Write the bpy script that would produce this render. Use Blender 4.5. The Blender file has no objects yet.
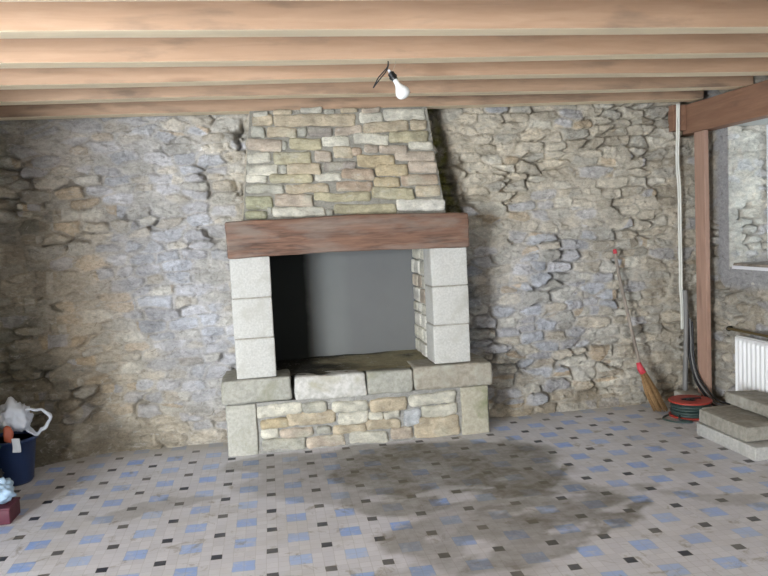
import bpy, bmesh, math, random
import numpy as np
from mathutils import Vector, Matrix

SC = bpy.context.scene
COL = SC.collection
rnd = random.Random(7)

# ------------------------------------------------------------------ noise
def _hash(ix, iy, seed):
    n = (ix.astype(np.int64) * 374761393 + iy.astype(np.int64) * 668265263 + seed * 1442695041) & 0x7fffffff
    n = ((n ^ (n >> 13)) * 1274126177) & 0x7fffffff
    n = (n ^ (n >> 16)) & 0xffffff
    return n / float(0xffffff)

def vnoise(x, y, seed=0):
    ix = np.floor(x); iy = np.floor(y)
    fx = x - ix; fy = y - iy
    fx = fx * fx * (3 - 2 * fx); fy = fy * fy * (3 - 2 * fy)
    a = _hash(ix, iy, seed); b = _hash(ix + 1, iy, seed)
    c = _hash(ix, iy + 1, seed); d = _hash(ix + 1, iy + 1, seed)
    return (a * (1 - fx) + b * fx) * (1 - fy) + (c * (1 - fx) + d * fx) * fy

def fbm(x, y, seed=0, octv=4):
    s = 0; a = .5; t = 0
    for o in range(octv):
        s = s + a * vnoise(x * 2 ** o + 17.3 * o, y * 2 ** o - 9.1 * o, seed + o * 31); t += a; a *= .5
    return s / t * 2 - 1          # about -1..1

def sstep(a, b, x):
    t = np.clip((x - a) / (b - a), 0, 1)
    return t * t * (3 - 2 * t)

# ------------------------------------------------------------------ linking
def link(o, parent=None):
    COL.objects.link(o)
    if parent is not None:
        o.parent = parent
    return o

def tag(o, label, cat, group=None):
    o['label'] = label; o['category'] = cat
    if group: o['group'] = group
    return o

def thing(name, label, cat, group=None):
    o = bpy.data.objects.new(name, None); COL.objects.link(o)
    o.empty_display_size = .1
    return tag(o, label, cat, group)

def mesh_obj(name, V, F, mat, parent=None, col=None, smooth=False, uv=None):
    me = bpy.data.meshes.new(name)
    V = np.asarray(V, float)
    me.from_pydata(V.tolist(), [], [list(map(int, f)) for f in F])
    if col is not None:
        a = me.color_attributes.new('Col', 'FLOAT_COLOR', 'POINT')
        c = np.ones((len(V), 4)); c[:, :3] = col
        a.data.foreach_set('color', c.ravel())
    if smooth:
        me.polygons.foreach_set('use_smooth', np.ones(len(me.polygons), bool))
    me.update()
    me.materials.append(mat)
    return link(bpy.data.objects.new(name, me), parent)

class MB:
    """collects shapes of ONE part"""
    def __init__(s): s.V = []; s.F = []; s.C = []
    def add(s, V, F, c=(1, 1, 1)):
        b = len(s.V)
        s.V += [tuple(v) for v in V]; s.F += [tuple(i + b for i in f) for f in F]
        c = np.asarray(c, float)
        if c.ndim == 1: c = np.repeat(c[None], len(V), 0)
        s.C += c.tolist()
    def build(s, name, mat, parent=None, smooth=False, col=False):
        return mesh_obj(name, s.V, s.F, mat, parent, np.array(s.C) if col else None, smooth)

def tube_geo(pts, r, n=10, cap=True):
    P = [Vector(p) for p in pts]; V = []; F = []
    rr = r if hasattr(r, '__len__') else [r] * len(P)
    up = None
    for i, p in enumerate(P):
        d = (P[min(i + 1, len(P) - 1)] - P[max(i - 1, 0)]).normalized()
        if up is None:
            up = Vector((0, 0, 1)) if abs(d.z) < .9 else Vector((1, 0, 0))
        a = d.cross(up).normalized(); up = a.cross(d).normalized()
        for k in range(n):
            t = 2 * math.pi * k / n
            V.append(p + (a * math.cos(t) + up * math.sin(t)) * rr[i])
    for i in range(len(P) - 1):
        for k in range(n):
            F.append((i * n + k, i * n + (k + 1) % n, (i + 1) * n + (k + 1) % n, (i + 1) * n + k))
    if cap:
        F.append(tuple(range(n))[::-1]); F.append(tuple((len(P) - 1) * n + k for k in range(n)))
    return V, F

def spline(pts, n=8):
    P = [Vector(p) for p in pts]; out = []
    for i in range(len(P) - 1):
        p0 = P[max(i - 1, 0)]; p1 = P[i]; p2 = P[i + 1]; p3 = P[min(i + 2, len(P) - 1)]
        for k in range(n):
            t = k / n
            out.append(.5 * ((2 * p1) + (p2 - p0) * t + (2 * p0 - 5 * p1 + 4 * p2 - p3) * t * t + (3 * p1 - p0 - 3 * p2 + p3) * t ** 3))
    out.append(P[-1]); return out

def lathe_geo(prof, n=24, M=None):
    V = []; F = []
    for r, z in prof:
        for k in range(n):
            t = 2 * math.pi * k / n
            v = Vector((r * math.cos(t), r * math.sin(t), z)); V.append(M @ v if M else v)
    for i in range(len(prof) - 1):
        for k in range(n):
            F.append((i * n + k, i * n + (k + 1) % n, (i + 1) * n + (k + 1) % n, (i + 1) * n + k))
    if prof[0][0] > 1e-6: F.append(tuple(range(n))[::-1])
    if prof[-1][0] > 1e-6: F.append(tuple((len(prof) - 1) * n + k for k in range(n)))
    return V, F

def _axis(L, r, step):
    """coordinates along one edge, with samples inside the rounded corners"""
    r = min(r, L * .45)
    c = [-L / 2, -L / 2 + r * .3, -L / 2 + r]
    n = max(1, int(round((L - 2 * r) / step)))
    c += [-L / 2 + r + (L - 2 * r) * i / n for i in range(1, n)]
    c += [L / 2 - r, L / 2 - r * .3, L / 2]
    return np.array(c)

def rbox_geo(lo, hi, r=.01, step=.05, amp=0., freq=8., seed=0, warp=0., skew=0.):
    """rounded block with rough faces; skew lowers one end (z += skew*x)"""
    lo = np.array(lo, float); hi = np.array(hi, float); c = (lo + hi) / 2; L = hi - lo
    r = min(r, L.min() * .45)
    ax = [_axis(L[i], r, step) for i in range(3)]
    idx = {}; V = []; F = []
    def vid(i, j, k):
        if (i, j, k) not in idx:
            idx[(i, j, k)] = len(V); V.append((ax[0][i], ax[1][j], ax[2][k]))
        return idx[(i, j, k)]
    n = [len(a) - 1 for a in ax]
    for i in range(n[0]):
        for j in range(n[1]):
            F.append((vid(i, j, 0), vid(i, j + 1, 0), vid(i + 1, j + 1, 0), vid(i + 1, j, 0)))
            F.append((vid(i, j, n[2]), vid(i + 1, j, n[2]), vid(i + 1, j + 1, n[2]), vid(i, j + 1, n[2])))
    for i in range(n[0]):
        for k in range(n[2]):
            F.append((vid(i, 0, k), vid(i + 1, 0, k), vid(i + 1, 0, k + 1), vid(i, 0, k + 1)))
            F.append((vid(i, n[1], k), vid(i, n[1], k + 1), vid(i + 1, n[1], k + 1), vid(i + 1, n[1], k)))
    for j in range(n[1]):
        for k in range(n[2]):
            F.append((vid(0, j, k), vid(0, j, k + 1), vid(0, j + 1, k + 1), vid(0, j + 1, k)))
            F.append((vid(n[0], j, k), vid(n[0], j + 1, k), vid(n[0], j + 1, k + 1), vid(n[0], j, k + 1)))
    V = np.array(V)
    q = np.clip(V, -(L / 2 - r), L / 2 - r); d = V - q
    ln = np.linalg.norm(d, axis=1, keepdims=True); ln[ln < 1e-9] = 1
    nrm = d / ln
    V = q + nrm * np.minimum(r, np.linalg.norm(d, axis=1, keepdims=True) + 1e-9)
    W = V + c
    if amp:
        f = fbm(W[:, 0] * freq + W[:, 1] * freq * .7 + seed * 3.1, W[:, 2] * freq + W[:, 1] * freq * .5, seed, 4)
        V = V + nrm * (f * amp)[:, None]
    if warp:
        V[:, 0] += warp * fbm(W[:, 2] * 6 + seed, W[:, 0] * 3, seed + 5, 2)
        V[:, 2] += warp * fbm(W[:, 0] * 5 + seed, W[:, 1] * 3 + 4, seed + 9, 2)
    V[:, 2] += skew * V[:, 0]
    return V + c, F

def box_geo(lo, hi):
    x0, y0, z0 = lo; x1, y1, z1 = hi
    V = [(x0, y0, z0), (x1, y0, z0), (x1, y1, z0), (x0, y1, z0), (x0, y0, z1), (x1, y0, z1), (x1, y1, z1), (x0, y1, z1)]
    F = [(3, 2, 1, 0), (4, 5, 6, 7), (0, 1, 5, 4), (1, 2, 6, 5), (2, 3, 7, 6), (3, 0, 4, 7)]
    return V, F

def part(name, geo, mat, parent=None, smooth=False, col=None):
    return mesh_obj(name, geo[0], geo[1], mat, parent, col, smooth)

def struct(o):
    o['kind'] = 'structure'; return o

# ------------------------------------------------------------------ materials
def new_mat(name, base=(.5, .5, .5), rough=.7, metal=0., spec=.5):
    m = bpy.data.materials.new(name); m.use_nodes = True
    b = m.node_tree.nodes['Principled BSDF']
    b.inputs['Base Color'].default_value = (*base, 1); b.inputs['Roughness'].default_value = rough
    b.inputs['Metallic'].default_value = metal; b.inputs['Specular IOR Level'].default_value = spec
    return m

class NT:
    def __init__(s, m): s.t = m.node_tree; s.b = s.t.nodes['Principled BSDF']
    def n(s, typ, **kw):
        o = s.t.nodes.new(typ)
        for k, v in kw.items(): setattr(o, k, v)
        return o
    def l(s, a, b): s.t.links.new(a, b)
    def val(s, sock, v):
        if hasattr(v, 'is_output'): s.l(v, sock)
        else: sock.default_value = v
    def math(s, op, a, b=0., c=0.):
        o = s.n('ShaderNodeMath', operation=op)
        s.val(o.inputs[0], a); s.val(o.inputs[1], b); s.val(o.inputs[2], c)
        return o.outputs[0]
    def mix(s, f, a, b, blend='MIX'):
        o = s.n('ShaderNodeMix', data_type='RGBA', blend_type=blend)
        s.val(o.inputs[0], f)
        s.val(o.inputs[6], a if hasattr(a, 'is_output') else (*a, 1)); s.val(o.inputs[7], b if hasattr(b, 'is_output') else (*b, 1))
        return o.outputs[2]
    def noise(s, vec, scale=5., detail=4., rough=.5, dist=0.):
        o = s.n('ShaderNodeTexNoise'); s.l(vec, o.inputs['Vector'])
        o.inputs['Scale'].default_value = scale; o.inputs['Detail'].default_value = detail
        o.inputs['Roughness'].default_value = rough; o.inputs['Distortion'].default_value = dist
        return o.outputs[0]
    def ramp(s, f, stops):
        o = s.n('ShaderNodeValToRGB'); s.l(f, o.inputs[0])
        e = o.color_ramp.elements
        while len(e) < len(stops): e.new(.5)
        for i, (p, c) in enumerate(stops):
            e[i].position = p; e[i].color = (*c, 1) if hasattr(c, '__len__') else (c, c, c, 1)
        return o.outputs[0]
    def coord(s, sc=(1, 1, 1), rand=False):
        tc = s.n('ShaderNodeTexCoord'); mp = s.n('ShaderNodeMapping'); mp.inputs['Scale'].default_value = sc
        s.l(tc.outputs['Object'], mp.inputs['Vector'])
        if rand:
            oi = s.n('ShaderNodeObjectInfo'); cm = s.n('ShaderNodeCombineXYZ')
            s.l(s.math('MULTIPLY', oi.outputs['Random'], 37.), cm.inputs[0]); s.l(s.math('MULTIPLY', oi.outputs['Random'], 53.), cm.inputs[2])
            s.l(cm.outputs[0], mp.inputs['Location'])
        return mp.outputs[0]
    def bump(s, h, strength=.3, dist=.01):
        o = s.n('ShaderNodeBump'); o.inputs['Strength'].default_value = strength; o.inputs['Distance'].default_value = dist
        s.l(h, o.inputs['Height']); s.l(o.outputs[0], s.b.inputs['Normal'])

def stone_mat(name, grain=.35, bump=.5, lime=.35):
    m = new_mat(name, rough=.92, spec=.2); t = NT(m); v = t.coord(); vs = t.coord((1, 1, 1.7))
    a = t.n('ShaderNodeAttribute', attribute_name='Col')
    n1 = t.noise(vs, 24, 6, .68, .5); n2 = t.noise(v, 95, 4, .7); n3 = t.noise(vs, 13, 6, .75, 1.2)
    f = t.math('ADD', t.math('MULTIPLY', n1, grain * 2.2), t.math('ADD', t.math('MULTIPLY', n2, grain * 1.2), 1 - grain * 1.7))
    c = t.mix(1., a.outputs['Color'], f, 'MULTIPLY')
    c = t.mix(t.math('MULTIPLY', t.ramp(n3, [(.56, 0.), (.66, 1.)]), lime), c, (.62, .60, .56))
    c = t.mix(t.math('MULTIPLY', t.ramp(n3, [(.33, 1.), (.43, 0.)]), lime * 1.1), c, (.15, .125, .09))
    t.l(c, t.b.inputs['Base Color'])
    t.bump(t.math('ADD', t.math('ADD', n1, n3), t.math('MULTIPLY', n2, .5)), bump, .014)
    return m

def wood_mat(name, light, dark, smudge=(.08, .06, .045), smud=.55, axis='X', knots=True, rough=.7, gs=1.):
    m = new_mat(name, rough=rough, spec=.25); t = NT(m)
    sc = {'X': (1.2, 14, 14), 'Y': (14, 1.2, 14), 'Z': (14, 14, 1.2)}[axis]
    v = t.coord(sc, True)
    sc2 = {'X': (.9, 4, 4), 'Y': (4, .9, 4), 'Z': (4, 4, .9)}[axis]
    v2 = t.coord(sc2, True)
    g = t.noise(v, 2.2 * gs, 6, .6, .6)
    c = t.mix(t.ramp(g, [(.3, 0.), (.7, 1.)]), dark, light)
    g2 = t.noise(v2, 1.3, 3, .5, .3)
    c = t.mix(t.math('MULTIPLY', t.ramp(g2, [(.42, 0.), (.75, 1.)]), .45), c, [x * .62 for x in light])
    s = t.noise(v2, 1.9, 5, .6, .2)
    c = t.mix(t.math('MULTIPLY', t.ramp(s, [(1 - smud, 0.), (min(1., 1.16 - smud), 1.)]), .6), c, smudge)
    if knots:
        vo = t.n('ShaderNodeTexVoronoi'); t.l(v2, vo.inputs['Vector']); vo.inputs['Scale'].default_value = .75
        c = t.mix(t.math('MULTIPLY', t.ramp(vo.outputs['Distance'], [(.0, 1.), (.11, 0.)]), .75), c, [x * .4 for x in dark])
    t.l(c, t.b.inputs['Base Color'])
    t.bump(t.math('ADD', g, t.math('MULTIPLY', s, .3)), .25, .006)
    return m

def speck_mat(name, a, b, scale=60, rough=.85, bump=.3, big=None, metal=0., spec=.3):
    m = new_mat(name, rough=rough, spec=spec, metal=metal); t = NT(m); v = t.coord((1, 1, 1), True)
    n1 = t.noise(v, scale, 5, .65)
    c = t.mix(t.ramp(n1, [(.35, 0.), (.65, 1.)]), a, b)
    if big:
        n2 = t.noise(v, 5.5, 5, .6, .4)
        c = t.mix(t.ramp(n2, [(.5, 0.), (.68, .8)]), c, big)
    t.l(c, t.b.inputs['Base Color']); t.bump(n1, bump, .006)
    return m

M = {}
M['rubble'] = stone_mat('rubble_stone', .50, 1., .48)
M['stones'] = stone_mat('laid_stone', .45, .75, .30)
M['joist'] = wood_mat('new_oak', (.51, .335, .22), (.43, .27, .17), (.19, .14, .105), .43)
M['joist_dirty'] = wood_mat('smoked_oak', (.48, .32, .21), (.36, .23, .15), (.11, .085, .065), .50)
M['underside'] = wood_mat('bounce_lit_wood', (.84, .72, .52), (.76, .63, .44), (.5, .40, .28), .36, knots=False)  # floor's bounced light painted in: paler joist wood for the undersides
M['old_beam'] = wood_mat('old_mantel_oak', (.265, .148, .10), (.085, .052, .04), (.25, .21, .18), .56, rough=.8, gs=1.5)
M['support'] = wood_mat('reddish_beam', (.33, .185, .12), (.23, .125, .08), (.12, .08, .06), .42, 'Y')
M['post'] = wood_mat('pink_post', (.48, .31, .235), (.38, .235, .18), (.3, .12, .1), .38, 'Z')
M['board'] = wood_mat('ceiling_board', (.45, .33, .2), (.36, .25, .15), axis='Y')
M['handle'] = wood_mat('grey_handle', (.36, .31, .26), (.25, .21, .18), axis='Z', knots=False)
M['block'] = speck_mat('pale_cut_stone', (.46, .45, .42), (.58, .57, .535), 70, .9, .25, (.42, .405, .36))
M['slab'] = speck_mat('hearth_slab', (.30, .295, .255), (.42, .405, .355), 40, .9, .6, (.25, .25, .18))
M['quoin'] = speck_mat('corner_stone', (.37, .36, .315), (.49, .475, .42), 45, .9, .5, (.31, .30, .235))
M['concrete'] = speck_mat('concrete', (.25, .235, .20), (.37, .345, .295), 28, .95, .7, (.44, .42, .38))
M['concrete_pale'] = speck_mat('pale_concrete', (.40, .39, .37), (.52, .51, .48), 50, .95, .4, (.36, .35, .32))
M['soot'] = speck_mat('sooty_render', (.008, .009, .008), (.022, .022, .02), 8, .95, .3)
M['sootfloor'] = speck_mat('sooty_hearth', (.035, .032, .022), (.11, .10, .06), 9, .95, .3)
def fireback_mat():
    m = new_mat('grey_render', rough=.9, spec=.2); t = NT(m); v = t.coord()
    n = t.noise(v, 3, 5, .6); n2 = t.noise(v, 7, 4, .6)
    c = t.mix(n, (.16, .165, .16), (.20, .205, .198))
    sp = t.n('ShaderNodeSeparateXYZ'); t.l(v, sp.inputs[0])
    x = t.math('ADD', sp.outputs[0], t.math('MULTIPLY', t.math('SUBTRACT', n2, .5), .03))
    c = t.mix(t.math('MULTIPLY', t.ramp(x, [(.335, 1.), (.385, 0.)]), .93), c, (.018, .021, .02))  # left pillar's shadow painted in as a black band
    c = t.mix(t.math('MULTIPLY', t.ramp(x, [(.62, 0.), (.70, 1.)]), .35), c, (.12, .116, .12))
    t.l(c, t.b.inputs['Base Color']); t.bump(n2, .1, .006)
    return m
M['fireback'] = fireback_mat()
M['plaster'] = speck_mat('rough_plaster', (.45, .44, .40), (.55, .53, .49), 30, .9, .3)
M['white_metal'] = new_mat('white_enamel', (.80, .80, .80), .35)
M['white_frame'] = new_mat('white_paint', (.78, .78, .82), .4)
M['brass'] = new_mat('dull_brass', (.20, .15, .07), .45, .7)
M['dark_metal'] = new_mat('dark_iron', (.05, .045, .035), .5, .6)
M['pvc'] = new_mat('white_conduit', (.74, .74, .68), .5)
M['pvc_grey'] = new_mat('grey_conduit', (.20, .195, .19), .6)
M['cable_black'] = new_mat('black_cable', (.015, .015, .017), .5)
M['bulb'] = new_mat('opal_glass', (.88, .88, .86), .22)
M['bakelite'] = new_mat('black_bakelite', (.012, .012, .013), .35)
M['wire'] = new_mat('thin_wire', (.5, .42, .32), .6)
M['red_plastic'] = new_mat('red_plastic', (.40, .045, .03), .45)
M['reel_cable'] = new_mat('green_black_cable', (.035, .06, .055), .5)
M['straw'] = speck_mat('straw', (.24, .135, .06), (.38, .24, .115), 90, .9, .5)
M['red_tape'] = new_mat('red_tape', (.55, .05, .07), .5)
M['blue_bin'] = new_mat('dark_blue_plastic', (.018, .04, .12), .45)
M['bag_white'] = new_mat('white_plastic_film', (.72, .76, .84), .35)
M['bag_green'] = new_mat('green_plastic_film', (.05, .22, .12), .35)
M['bag_black'] = new_mat('black_plastic_film', (.012, .012, .014), .35)
M['packet'] = new_mat('orange_red_packet', (.50, .13, .07), .4)
M['paper'] = new_mat('white_paper', (.72, .75, .8), .8)
M['maroon'] = new_mat('maroon_card', (.10, .016, .032), .6)
M['pale_blue'] = new_mat('pale_blue_film', (.42, .58, .75), .4)
M['pebble'] = speck_mat('offcut_stone', (.4, .38, .33), (.5, .48, .42), 40)
g = new_mat('window_glass', (1, 1, 1), .02); g.node_tree.nodes['Principled BSDF'].inputs['Transmission Weight'].default_value = 1.
g.node_tree.nodes['Principled BSDF'].inputs['IOR'].default_value = 1.02
M['glass'] = g

# tiled floor: pitch 5 small tiles = 0.265 m; a dark tile at each lattice point, a 2 x 2 blue patch in each cell's middle
def floor_mat():
    m = new_mat('mosaic_floor', rough=.5, spec=.35); t = NT(m)
    tc = t.n('ShaderNodeTexCoord'); sp = t.n('ShaderNodeSeparateXYZ'); t.l(tc.outputs['Object'], sp.inputs[0])
    U = .265; TS = U / 5
    wv = t.noise(tc.outputs['Object'], 9, 2, .5)
    jit = t.math('MULTIPLY', t.math('SUBTRACT', wv, .5), .012)
    def tile(o): return t.math('DIVIDE', t.math('ADD', t.math('ADD', o, jit), TS / 2 + 100 * U), TS)
    tx = tile(sp.outputs[0]); ty = tile(sp.outputs[1])
    ix = t.math('FLOOR', tx); iy = t.math('FLOOR', ty)
    fx = t.math('FRACT', tx); fy = t.math('FRACT', ty)
    mx = t.math('MODULO', ix, 5.); my = t.math('MODULO', iy, 5.)
    def near(a, v): return t.math('COMPARE', a, v, .45)
    dark = t.math('MULTIPLY', near(mx, 0.), near(my, 0.))
    def two(a): return t.math('ADD', near(a, 2.), near(a, 3.))
    blue = t.math('MULTIPLY', two(mx), two(my))
    # grout
    def gr(f): return t.math('GREATER_THAN', t.math('ABSOLUTE', t.math('SUBTRACT', f, .5)), .465)
    grout = t.math('MAXIMUM', gr(fx), gr(fy))
    cm = t.n('ShaderNodeCombineXYZ'); t.l(ix, cm.inputs[0]); t.l(iy, cm.inputs[1])
    wn = t.n('ShaderNodeTexWhiteNoise', noise_dimensions='2D'); t.l(cm.outputs[0], wn.inputs['Vector'])
    cm2 = t.n('ShaderNodeCombineXYZ'); t.l(t.math('FLOOR', t.math('DIVIDE', ix, 5.)), cm2.inputs[0]); t.l(t.math('FLOOR', t.math('DIVIDE', iy, 5.)), cm2.inputs[1])
    wc = t.n('ShaderNodeTexWhiteNoise', noise_dimensions='2D'); t.l(cm2.outputs[0], wc.inputs['Vector'])
    base = t.mix(wn.outputs['Value'], (.645, .64, .69), (.73, .725, .775))
    wear = t.noise(tc.outputs['Object'], 14., 5, .7, .4)
    blue = t.math('MULTIPLY', blue, t.ramp(wear, [(.34, .35), (.50, 1.)]))
    bl = t.mix(wc.outputs['Value'], (.31, .47, .86), (.50, .61, .84))
    c = t.mix(blue, base, bl)
    dk = t.mix(t.math('POWER', wc.outputs['Value'], 3.), (.03, .037, .06), (.16, .155, .155))
    c = t.mix(dark, c, dk)
    c = t.mix(t.math('MULTIPLY', grout, t.math('MULTIPLY', t.noise(tc.outputs['Object'], 3.1, 3, .5), .42)), c, (.26, .235, .19))
    n2 = t.noise(tc.outputs['Object'], 2.2, 6, .62, .6)
    c = t.mix(t.math('MULTIPLY', t.ramp(n2, [(.46, 0.), (.72, 1.)]), .42), c, (.47, .44, .38))
    n3 = t.noise(tc.outputs['Object'], 7., 6, .7, .6)
    c = t.mix(t.math('MULTIPLY', t.ramp(n3, [(.58, 0.), (.68, 1.)]), .6), c, (.26, .22, .155))
    a = t.n('ShaderNodeAttribute', attribute_name='Col')
    sa = t.n('ShaderNodeSeparateColor'); t.l(a.outputs['Color'], sa.inputs[0])
    c = t.mix(sa.outputs[1], c, (.45, .415, .35))          # dust film along the walls
    c = t.mix(t.math('MULTIPLY', sa.outputs[0], t.math('ADD', .80, t.math('MULTIPLY', t.ramp(wear, [(.40, 0.), (.60, 1.)]), .2))), c, (.175, .158, .122))         # cement stain
    t.l(c, t.b.inputs['Base Color'])
    t.l(t.math('ADD', .36, t.math('ADD', t.math('MULTIPLY', sa.outputs[0], .4), t.math('MULTIPLY', n3, .25))), t.b.inputs['Roughness'])
    t.bump(t.math('SUBTRACT', t.math('MULTIPLY', n3, .25), t.math('MULTIPLY', grout, .5)), .25, .003)
    return m
M['floor'] = floor_mat()

# ------------------------------------------------------------------ rubble height field
PAL = {
    'tan': (.50, .432, .33), 'buff': (.55, .492, .395), 'grey': (.44, .42, .37), 'lav': (.43, .43, .47),
    'blue': (.40, .425, .49), 'orange': (.48, .35, .21), 'brown': (.34, .28, .20), 'pale': (.60, .57, .49), 'dark': (.25, .235, .20),
}
def vor(s, t, wx, hz, seed, jit=.8, p=3.):
    """stones as jittered cells in loose courses: nearest and next distances, cell ids, offset from the stone's middle"""
    row = np.floor(t / hz)
    F1 = np.full(s.shape, 9e9); F2 = np.full(s.shape, 9e9)
    IR = np.zeros(s.shape); IC = np.zeros(s.shape); DX = np.zeros(s.shape); DZ = np.zeros(s.shape)
    for dr in (-1, 0, 1):
        r = row + dr
        off = _hash(r, r * 0, seed) * wx * 3 + .5 * wx * np.mod(r, 2)
        c0 = np.floor((s - off) / wx)
        for dc in (-1, 0, 1):
            c = c0 + dc
            jx = (_hash(r, c, seed + 1) - .5) * jit * 1.05; jz = (_hash(r, c, seed + 2) - .5) * jit * .75
            sz = .80 + .5 * _hash(r, c, seed + 3) ** 2
            dx = s - (off + (c + .5 + jx) * wx); dz = t - (r + .5 + jz) * hz
            dz = dz + dx * (_hash(r, c, seed + 4) - .5) * .22
            d = ((np.abs(dx) / wx) ** p + (np.abs(dz) / hz) ** p) ** (1 / p) / sz
            n1 = d < F1
            F2 = np.where(n1, F1, np.minimum(F2, d)); F1 = np.where(n1, d, F1)
            IR = np.where(n1, r, IR); IC = np.where(n1, c, IC); DX = np.where(n1, dx, DX); DZ = np.where(n1, dz, DZ)
    return F1, F2, IR, IC, DX, DZ

def rubble(S, T, seed, wx=.190, hz=.080, weights=None, relief=.038, warp=.030, flake=1., smear=0.):
    """returns height (m, outward) and per-vertex colour of an old rubble wall"""
    s = S + warp * 1.5 * fbm(S * 2.1, T * 2.6, seed + 1, 3) + .012 * fbm(S * 11, T * 13, seed + 2, 3)
    t = T + warp * 1.3 * fbm(S * 1.7 + 3, T * 3.2, seed + 3, 3) + .010 * fbm(S * 10, T * 14, seed + 4, 3) + .03 * (vnoise(T * 5 + 2, T * 0, seed + 5) - .5)
    F1, F2, IR, IC, DX, DZ = vor(s, t, wx, hz, seed + 20, .8, 4.)
    h = lambda k: _hash(IR, IC, seed + k)
    d = (F2 - F1) * .5 * hz * 1.25 + .004 * fbm(S * 34, T * 34, seed + 8, 2)
    rise = sstep(.001, .011, d); dome = np.sqrt(np.clip(d / .05, 0, 1))
    g1, g2, gi, gc, gx_, gz_ = vor(S + .03 * fbm(S * 9, T * 9, seed + 6, 2), T + .02 * fbm(S * 9 + 4, T * 9, seed + 7, 2), .075, .042, seed + 60, .95, 2.)
    fl = ((_hash(gi, gc, seed + 61) - .5) * .007 + gx_ * (_hash(gi, gc, seed + 62) - .5) * .22 + gz_ * (_hash(gi, gc, seed + 63) - .5) * .25) * flake * 1.7
    fill = np.clip(sstep(-.25, .5, fbm(S * 1.5, T * 1.7, seed + 9, 3)) + smear, 0, 1)         # where mortar is smeared flush
    pro = relief * (.30 + .70 * h(40)) * (.62 + .38 * dome)
    tilt = DX * (h(41) - .62) * .26 + DZ * (h(42) - .5) * .26
    H = rise * (pro + tilt * 1.15) + fl * (.35 + .65 * rise) + .009 * fbm(S * 20, T * 24, seed + 10, 4) - .007 * np.abs(fbm(S * 12, T * 17, seed + 14, 4))
    mort = fill * relief * .50 + .011 * fbm(S * 9, T * 11, seed + 11, 4) + fl * .8
    H = np.maximum(H, mort * (1 - .3 * rise))
    crack = sstep(-.10, .35, fbm(S * 5.5, T * 6.5, seed + 12, 2) - .55 * fill) * (1 - sstep(.0, .010, d))
    H = H - crack * .075
    w = weights(S, T) if weights else {k: np.ones_like(S) for k in ('tan', 'grey', 'buff')}
    keys = list(w); Wt = np.stack([w[k] for k in keys], -1); Wt = Wt / Wt.sum(-1, keepdims=True)
    cs = np.cumsum(Wt, -1); ki = (h(43)[..., None] > cs).sum(-1).clip(0, len(keys) - 1)
    P = np.array([PAL[k] for k in keys]); own = P[ki]; mean = (Wt[..., None] * P).sum(-2)
    C = (own * .6 + mean * .4) * (.82 + .34 * h(44))[..., None]
    C = C * (1 + .24 * (_hash(gi, gc, seed + 64) - .5))[..., None]
    mc = mean * np.array([.98, .97, .95]) * .95
    vis = np.clip(rise - fill * .45, 0, 1)[..., None]
    C = mc * (1 - vis) + C * vis
    C = C * 1.12 * (1 + .30 * fbm(S * 6, T * 8, seed + 13, 5))[..., None]
    C = C * (1 - .35 * (1 - rise) * sstep(.0, -.02, d - .004))[..., None]
    return H, C, d, fill, rise

def grid_faces(ny, nx, keep=None):
    i = np.arange(ny * nx).reshape(ny, nx)
    q = np.stack([i[:-1, :-1], i[:-1, 1:], i[1:, 1:], i[1:, :-1]], -1)
    return (q[keep] if keep is not None else q.reshape(-1, 4))

def wall_mesh(name, P, C, mat, keep=None):
    ny, nx = P.shape[:2]
    F = grid_faces(ny, nx, keep)
    me = bpy.data.meshes.new(name); V = P.reshape(-1, 3)
    me.vertices.add(len(V)); me.vertices.foreach_set('co', V.ravel())
    me.loops.add(F.size); me.loops.foreach_set('vertex_index', F.ravel().astype(np.int32))
    me.polygons.add(len(F)); me.polygons.foreach_set('loop_start', (np.arange(len(F)) * 4).astype(np.int32))
    me.polygons.foreach_set('loop_total', np.full(len(F), 4, np.int32))
    me.polygons.foreach_set('use_smooth', np.ones(len(F), bool))
    a = me.color_attributes.new('Col', 'FLOAT_COLOR', 'POINT')
    c = np.ones((len(V), 4)); c[:, :3] = C.reshape(-1, 3); a.data.foreach_set('color', c.ravel())
    me.update(calc_edges=True); me.validate(); me.materials.append(mat)
    return link(bpy.data.objects.new(name, me))

def blob(S, T, x, z, rx, rz): return np.exp(-(((S - x) / rx) ** 2 + ((T - z) / rz) ** 2))

YW = 1.57      # mean plane of the back wall
XL, XR = -2.10, 3.60
# ---- back wall
st = .0078
xs = np.arange(XL - .02, XR + .12, st); zs = np.arange(-.03, 2.64, st)
S, T = np.meshgrid(xs, zs)
def wts(S, T):
    bl = blob(S, T, -.75, 1.5, .38, .6) + blob(S, T, -.45, .9, .28, .55) + blob(S, T, 2.2, 1.05, .55, .45) + .6 * blob(S, T, -1.0, 2.2, .8, .25)
    bl = bl + .8 * blob(S, T, -.35, .5, .3, .4) + .35 * blob(S, T, 2.0, .5, .7, .5)
    ye = blob(S, T, 2.1, 2.0, .8, .45) + .8 * blob(S, T, 1.75, 1.7, .4, .6)
    og = blob(S, T, -1.25, 1.0, .22, .7) + .5 * blob(S, T, -1.3, 2.2, .3, .3) + .25 * blob(S, T, 1.8, .8, .12, .12)
    dk = sstep(-1.35, -1.75, S) * 1.2 + sstep(2.75, 3.2, S) * .35
    lo = sstep(.35, .0, T) * .9
    return {'grey': .55 + 0 * S, 'tan': .45 + .5 * ye + .25 * lo, 'buff': .25 + 1.1 * ye, 'lav': .12 + 1.3 * bl, 'blue': .02 + .7 * bl,
            'orange': .05 + 1.1 * og + .1 * ye, 'pale': .22 + .1 * bl + .2 * ye, 'brown': .06 + .7 * dk + .9 * lo * (S < 3), 'dark': .02 + .7 * dk}
H, C, D, FI, RI = rubble(S, T, 11, weights=wts, smear=.30 * sstep(.1, -.5, S) - .40 * sstep(1.3, 1.7, S))
# left part is older, more smeared
sm = sstep(.2, -.6, S)[..., None]
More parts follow.
